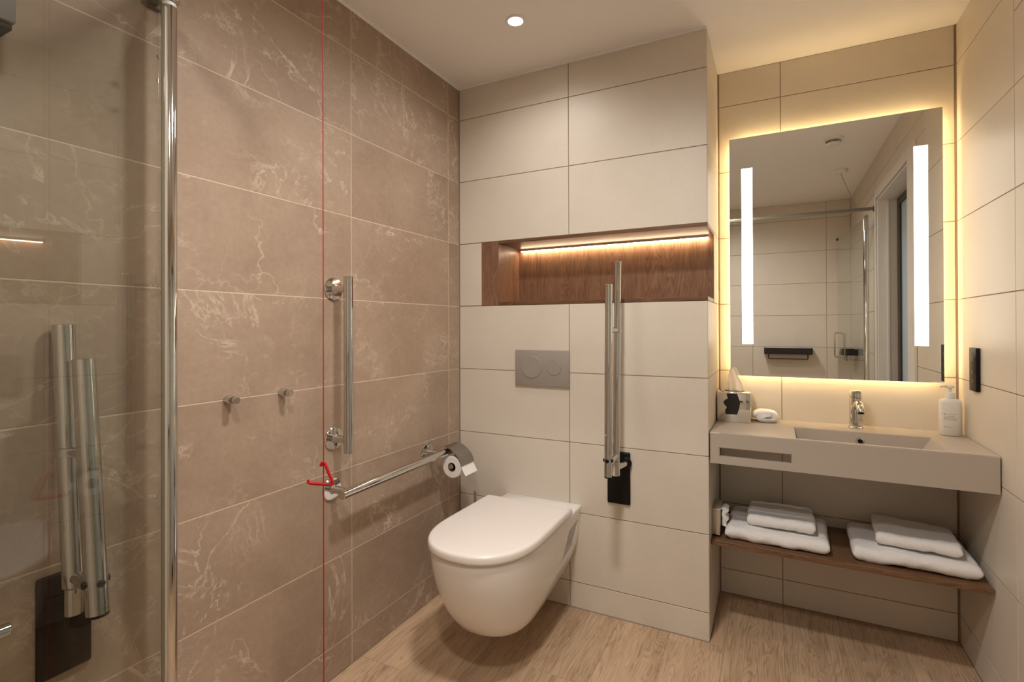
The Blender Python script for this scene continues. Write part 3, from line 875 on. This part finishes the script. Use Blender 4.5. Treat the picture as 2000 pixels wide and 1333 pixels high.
# ------------------------------------------------------------------ towels
def rough_up(bm, amp, freq, seed):
    for v in bm.verts:
        q = v.co * freq + Vector((seed, seed * 1.7, seed * 0.3))
        v.co += Vector((noise.noise(q), noise.noise(q + Vector((9, 0, 0))), noise.noise(q + Vector((0, 9, 0))))) * amp
def folded(w, d, tks, seed, sag=0.0, ns=44):
    """stack of folds: each layer a bull-nosed slab at the front (-y), open at the sides"""
    bm = bmesh.new()
    z = 0.0
    for t, dd, dx in tks:
        prof = []
        r = t / 2
        for k in range(11):
            a = -PI / 2 - PI * k / 10
            prof.append((-(d / 2) + r + math.cos(a) * r + dd, z + r + math.sin(a) * r))
        m_ = 12
        top = [(-(d / 2) + r + dd + (d - 2 * r - dd) * k / m_, z + t) for k in range(1, m_ + 1)]
        back = [(d / 2 - r + math.cos(a) * r, z + r + math.sin(a) * r) for a in (PI / 4, 0, -PI / 4)]
        bot = [(-(d / 2) + r + dd + (d - 2 * r - dd) * k / m_, z) for k in range(m_, 0, -1)]
        pf = prof + top + back + bot
        rings = []
        for s in range(ns + 1):
            u = s / ns * 2 - 1
            x = u * w / 2
            e = max(0.0, (abs(u) - 0.86) / 0.14)
            k = math.sqrt(max(0.0, 1 - (0.93 * e) ** 2.6))
            ring = []
            for (y, zz) in pf:
                zc = z + r
                ring.append(Vector((x * (1 - 0.0) + dx, y, zc + (zz - zc) * k)))
            rings.append(ring)
        R = [[bm.verts.new(q) for q in ring] for ring in rings]
        n_ = len(pf)
        for a, b in zip(R, R[1:]):
            for i in range(n_):
                bm.faces.new((a[i], a[(i + 1) % n_], b[(i + 1) % n_], b[i]))
        bm.faces.new(list(reversed(R[0]))); bm.faces.new(R[-1])
        z += t * 0.985
    for v in bm.verts:
        if sag:
            v.co.z += sag(v.co.x, v.co.y) * min(1.0, max(0.0, v.co.z / 0.02))
    rough_up(bm, 0.0055, 13, seed)
    rough_up(bm, 0.0024, 40, seed + 2)
    rough_up(bm, 0.0010, 110, seed + 5)
    lo = min(v.co.z for v in bm.verts)
    for v in bm.verts:
        v.co.z = max(v.co.z - lo - 0.0022, 0.0)
    return bm
SHZ = 0.3705
sh = thing('shelf', 'dark walnut shelf under the washbasin holding folded towels', 'shelf', (1.1345, 0.060, SHZ))
obj('board', box((0, 0, -0.0185), (0.8440, D - 0.060 - 0.001, 0), 0.0012, 1), WALNUT_X, sh)
def towel(name, label, loc, rz, bm, group):
    o = obj(name, bm, TERRY, None, loc, 180)
    o.rotation_euler = (0, 0, rz)
    return tag(o, label, 'towel', group)
GB, GS = 'large folded towels on the shelf', 'small folded towels on the shelf'
towel('bath_towel', 'large white folded towel lying on the shelf, left of the two', (1.363, 0.235, SHZ), -0.030, folded(0.350, 0.300, [(0.047, 0.0, 0.0)], 3), GB)
towel('bath_towel', 'large white folded towel lying on the shelf, against the right wall', (1.787, 0.236, SHZ), -0.025, folded(0.358, 0.300, [(0.049, 0.0, 0.0)], 11), GB)
towel('hand_towel', 'small white folded towel on top of the left large towel', (1.378, 0.238, SHZ + 0.0552), -0.02, folded(0.235, 0.225, [(0.040, 0.0, 0.0)], 23), GS)
towel('hand_towel', 'small white folded towel lying askew on top of the right large towel', (1.808, 0.232, SHZ + 0.0575), -0.09,
      folded(0.240, 0.235, [(0.038, 0.0, 0.0)], 31, sag=lambda x, y: 0.008 * max(0.0, -x / 0.12) * max(0, y / 0.1 + 0.3)), GS)

# rolled face cloth on the basin: end of the fold faces the room
bm = bmesh.new()
tkn = 0.0155
path = []
for k in range(90):
    t = k / 89
    th_ = -0.4 + t * (2 * PI * 1.55)
    aa = 0.022 + 0.0230 * t
    bb = 0.0045 + 0.0165 * t
    c, s = math.cos(th_), math.sin(th_)
    path.append(Vector((aa * math.copysign(abs(c) ** 0.75, c), 0, bb * math.copysign(abs(s) ** 0.85, s))))
def ribbon(path, hw_):
    out, inn = [], []
    for i, q in enumerate(path):
        d = (path[min(i + 1, len(path) - 1)] - path[max(i - 1, 0)]).normalized()
        nn = Vector((d.z, 0, -d.x))
        out.append(q + nn * hw_); inn.append(q - nn * hw_)
    return out + list(reversed(inn))
pf = ribbon(path, 0.0080)
rings = []
for j in range(15):
    v = j / 14
    k = 1 - 0.06 * abs(2 * v - 1) ** 4
    rings.append([Vector((q.x * k, -0.042 + 0.084 * v, q.z * k)) for q in pf])
bm = loft(rings)
rough_up(bm, 0.0020, 40, 4); rough_up(bm, 0.0008, 130, 8)
lo = min(v.co.z for v in bm.verts)
for v in bm.verts:
    v.co.z -= lo
o = obj('face_cloth', bm, TERRY, None, (1.3255, 0.352, VZ1 + 0.0003), 180)
o.rotation_euler = (0, 0, 0.06)
tag(o, 'small white rolled face cloth on the washbasin beside the tissue box', 'face cloth')

# bag dispenser on the pier side
bd_ = thing('bag_dispenser', 'slim pale metal dispenser with white paper sticking out, left end of the shelf', 'dispenser', (W1, 0.100, 0.375))
ds = obj('case', box((0.0003, 0.0, 0.004), (0.030, 0.115, 0.108), 0.002, 2), LIGHTMET, bd_)
obj('front_lip', box((0.015, -0.004, 0.004), (0.030, -0.0002, 0.108), 0.0012, 1), LIGHTMET, ds)
bm = bmesh.new()
zz = [(0.030, 0.096), (0.046, 0.104), (0.060, 0.094), (0.046, 0.078), (0.060, 0.062), (0.050, 0.046), (0.052, 0.030)]
A_ = [bm.verts.new((x, 0.030 + 0.004 * (k % 2), z)) for k, (x, z) in enumerate(zz)]
B_ = [bm.verts.new((0.0305 + (x - 0.0305) * 0.2, 0.036, z * 0.92 + 0.004)) for k, (x, z) in enumerate(zz)]
C_ = [bm.verts.new((x * 0.96 + 0.001, 0.085, z + 0.003 * (k % 3))) for k, (x, z) in enumerate(zz)]
for k in range(len(zz) - 1):
    bm.faces.new((A_[k], A_[k + 1], B_[k + 1], B_[k])); bm.faces.new((A_[k], A_[k + 1], C_[k + 1], C_[k]))
obj('paper', bm, PAPER, bd_, smooth=0)

# ================================================================== SMALL WALL THINGS
sw = thing('wall_switch', 'tall narrow black control panel on the right wall above the soap bottle', 'switch', (W2, 0.219, 0.983))
pl = obj('panel', box((-0.0125, -0.034, 0.0), (-0.0003, 0.034, 0.150), 0.0015, 2), BLACK, sw)
for z, hh in ((0.104, 0.016), (0.060, 0.012), (0.030, 0.012)):
    obj('key', box((-0.0133, -0.012, z), (-0.0126, 0.012, z + hh), 0.0003, 1), mat('key_grey', rgb(70, 66, 62), 0.5), pl)
tbz = thing('toilet_brush', 'chrome toilet brush in a holder behind the toilet, only the handle end showing', 'toilet brush', (0.124, -0.060, 0))
obj('holder', lathe([(0.040, 0.0005), (0.045, 0.004), (0.045, 0.14), (0.043, 0.142), (0.012, 0.143)], n=32), SATIN, tbz)
obj('handle', rod((0, 0, 0.1432), (0, 0, 0.452), 0.0058, 20), CHROME, tbz)

# ------------------------------------------------------------------ what the mirror shows
sa = thing('smoke_alarm', 'white round smoke alarm on the ceiling, seen in the mirror', 'smoke alarm', (1.69, -0.83, H))
obj('base', lathe([(0.052, -0.0003), (0.052, -0.012), (0.050, -0.015), (0.030, -0.016)], n=40), WHITEP, sa)
bm = bmesh.new()
for k in range(10):
    a = 2 * PI * k / 10
    add_box(bm, (math.cos(a) * 0.036 - 0.004, math.sin(a) * 0.036 - 0.004, -0.030), (math.cos(a) * 0.036 + 0.004, math.sin(a) * 0.036 + 0.004, -0.0162))
obj('vents', bm, GREYM, sa, smooth=0)
obj('cover', lathe([(0.042, -0.0302), (0.042, -0.038), (0.036, -0.044), (0.010, -0.046)], n=36), WHITEP, sa)
ps = thing('pull_switch', 'white ceiling pull switch with a thin cord, seen in the mirror', 'pull switch', (1.806, -1.60, H))
obj('base', lathe([(0.042, -0.0003), (0.042, -0.018), (0.037, -0.028), (0.010, -0.030)], n=36), WHITEP, ps)
obj('cord', tube([(0, 0, -0.030), (0.066, 0.212, -0.342)], 0.0016, 8), mat('grey_cord', rgb(150, 138, 122), 0.8), ps)
def towel_shelf(name, label, loc, rz, w, d, hh, railw):
    t = thing(name, label, 'towel shelf', loc, rz)
    bm = bmesh.new()
    add_box(bm, (-w / 2, 0.0004, 0), (w / 2, d, 0.006)); add_box(bm, (-w / 2, d - 0.004, 0.006), (w / 2, d, hh)); add_box(bm, (-w / 2, 0.0004, 0.006), (-w / 2 + 0.004, d - 0.004, hh)); add_box(bm, (w / 2 - 0.004, 0.0004, 0.006), (w / 2, d - 0.004, hh))
    obj('tray', bm, BLACK_M, t, smooth=0)
    a = railw / 2
    obj('rail', tube([(-a, d * 0.7, 0), (-a, d * 0.7, -0.040), (-a + 0.003, d * 0.7, -0.043), (a - 0.003, d * 0.7, -0.043), (a, d * 0.7, -0.040), (a, d * 0.7, 0)], 0.0045, 10), BLACK_M, t)
towel_shelf('towel_shelf', 'black metal shelf with towel rail on the cream wall, seen in the mirror', (1.475, YF, 0.945), 0, 0.40, 0.115, 0.060, 0.325)
towel_shelf('towel_shelf', 'small black metal shower shelf on the right wall, mirrored through glass', (W2, -2.35, 0.960), PI / 2, 0.22, 0.11, 0.050, 0.16)
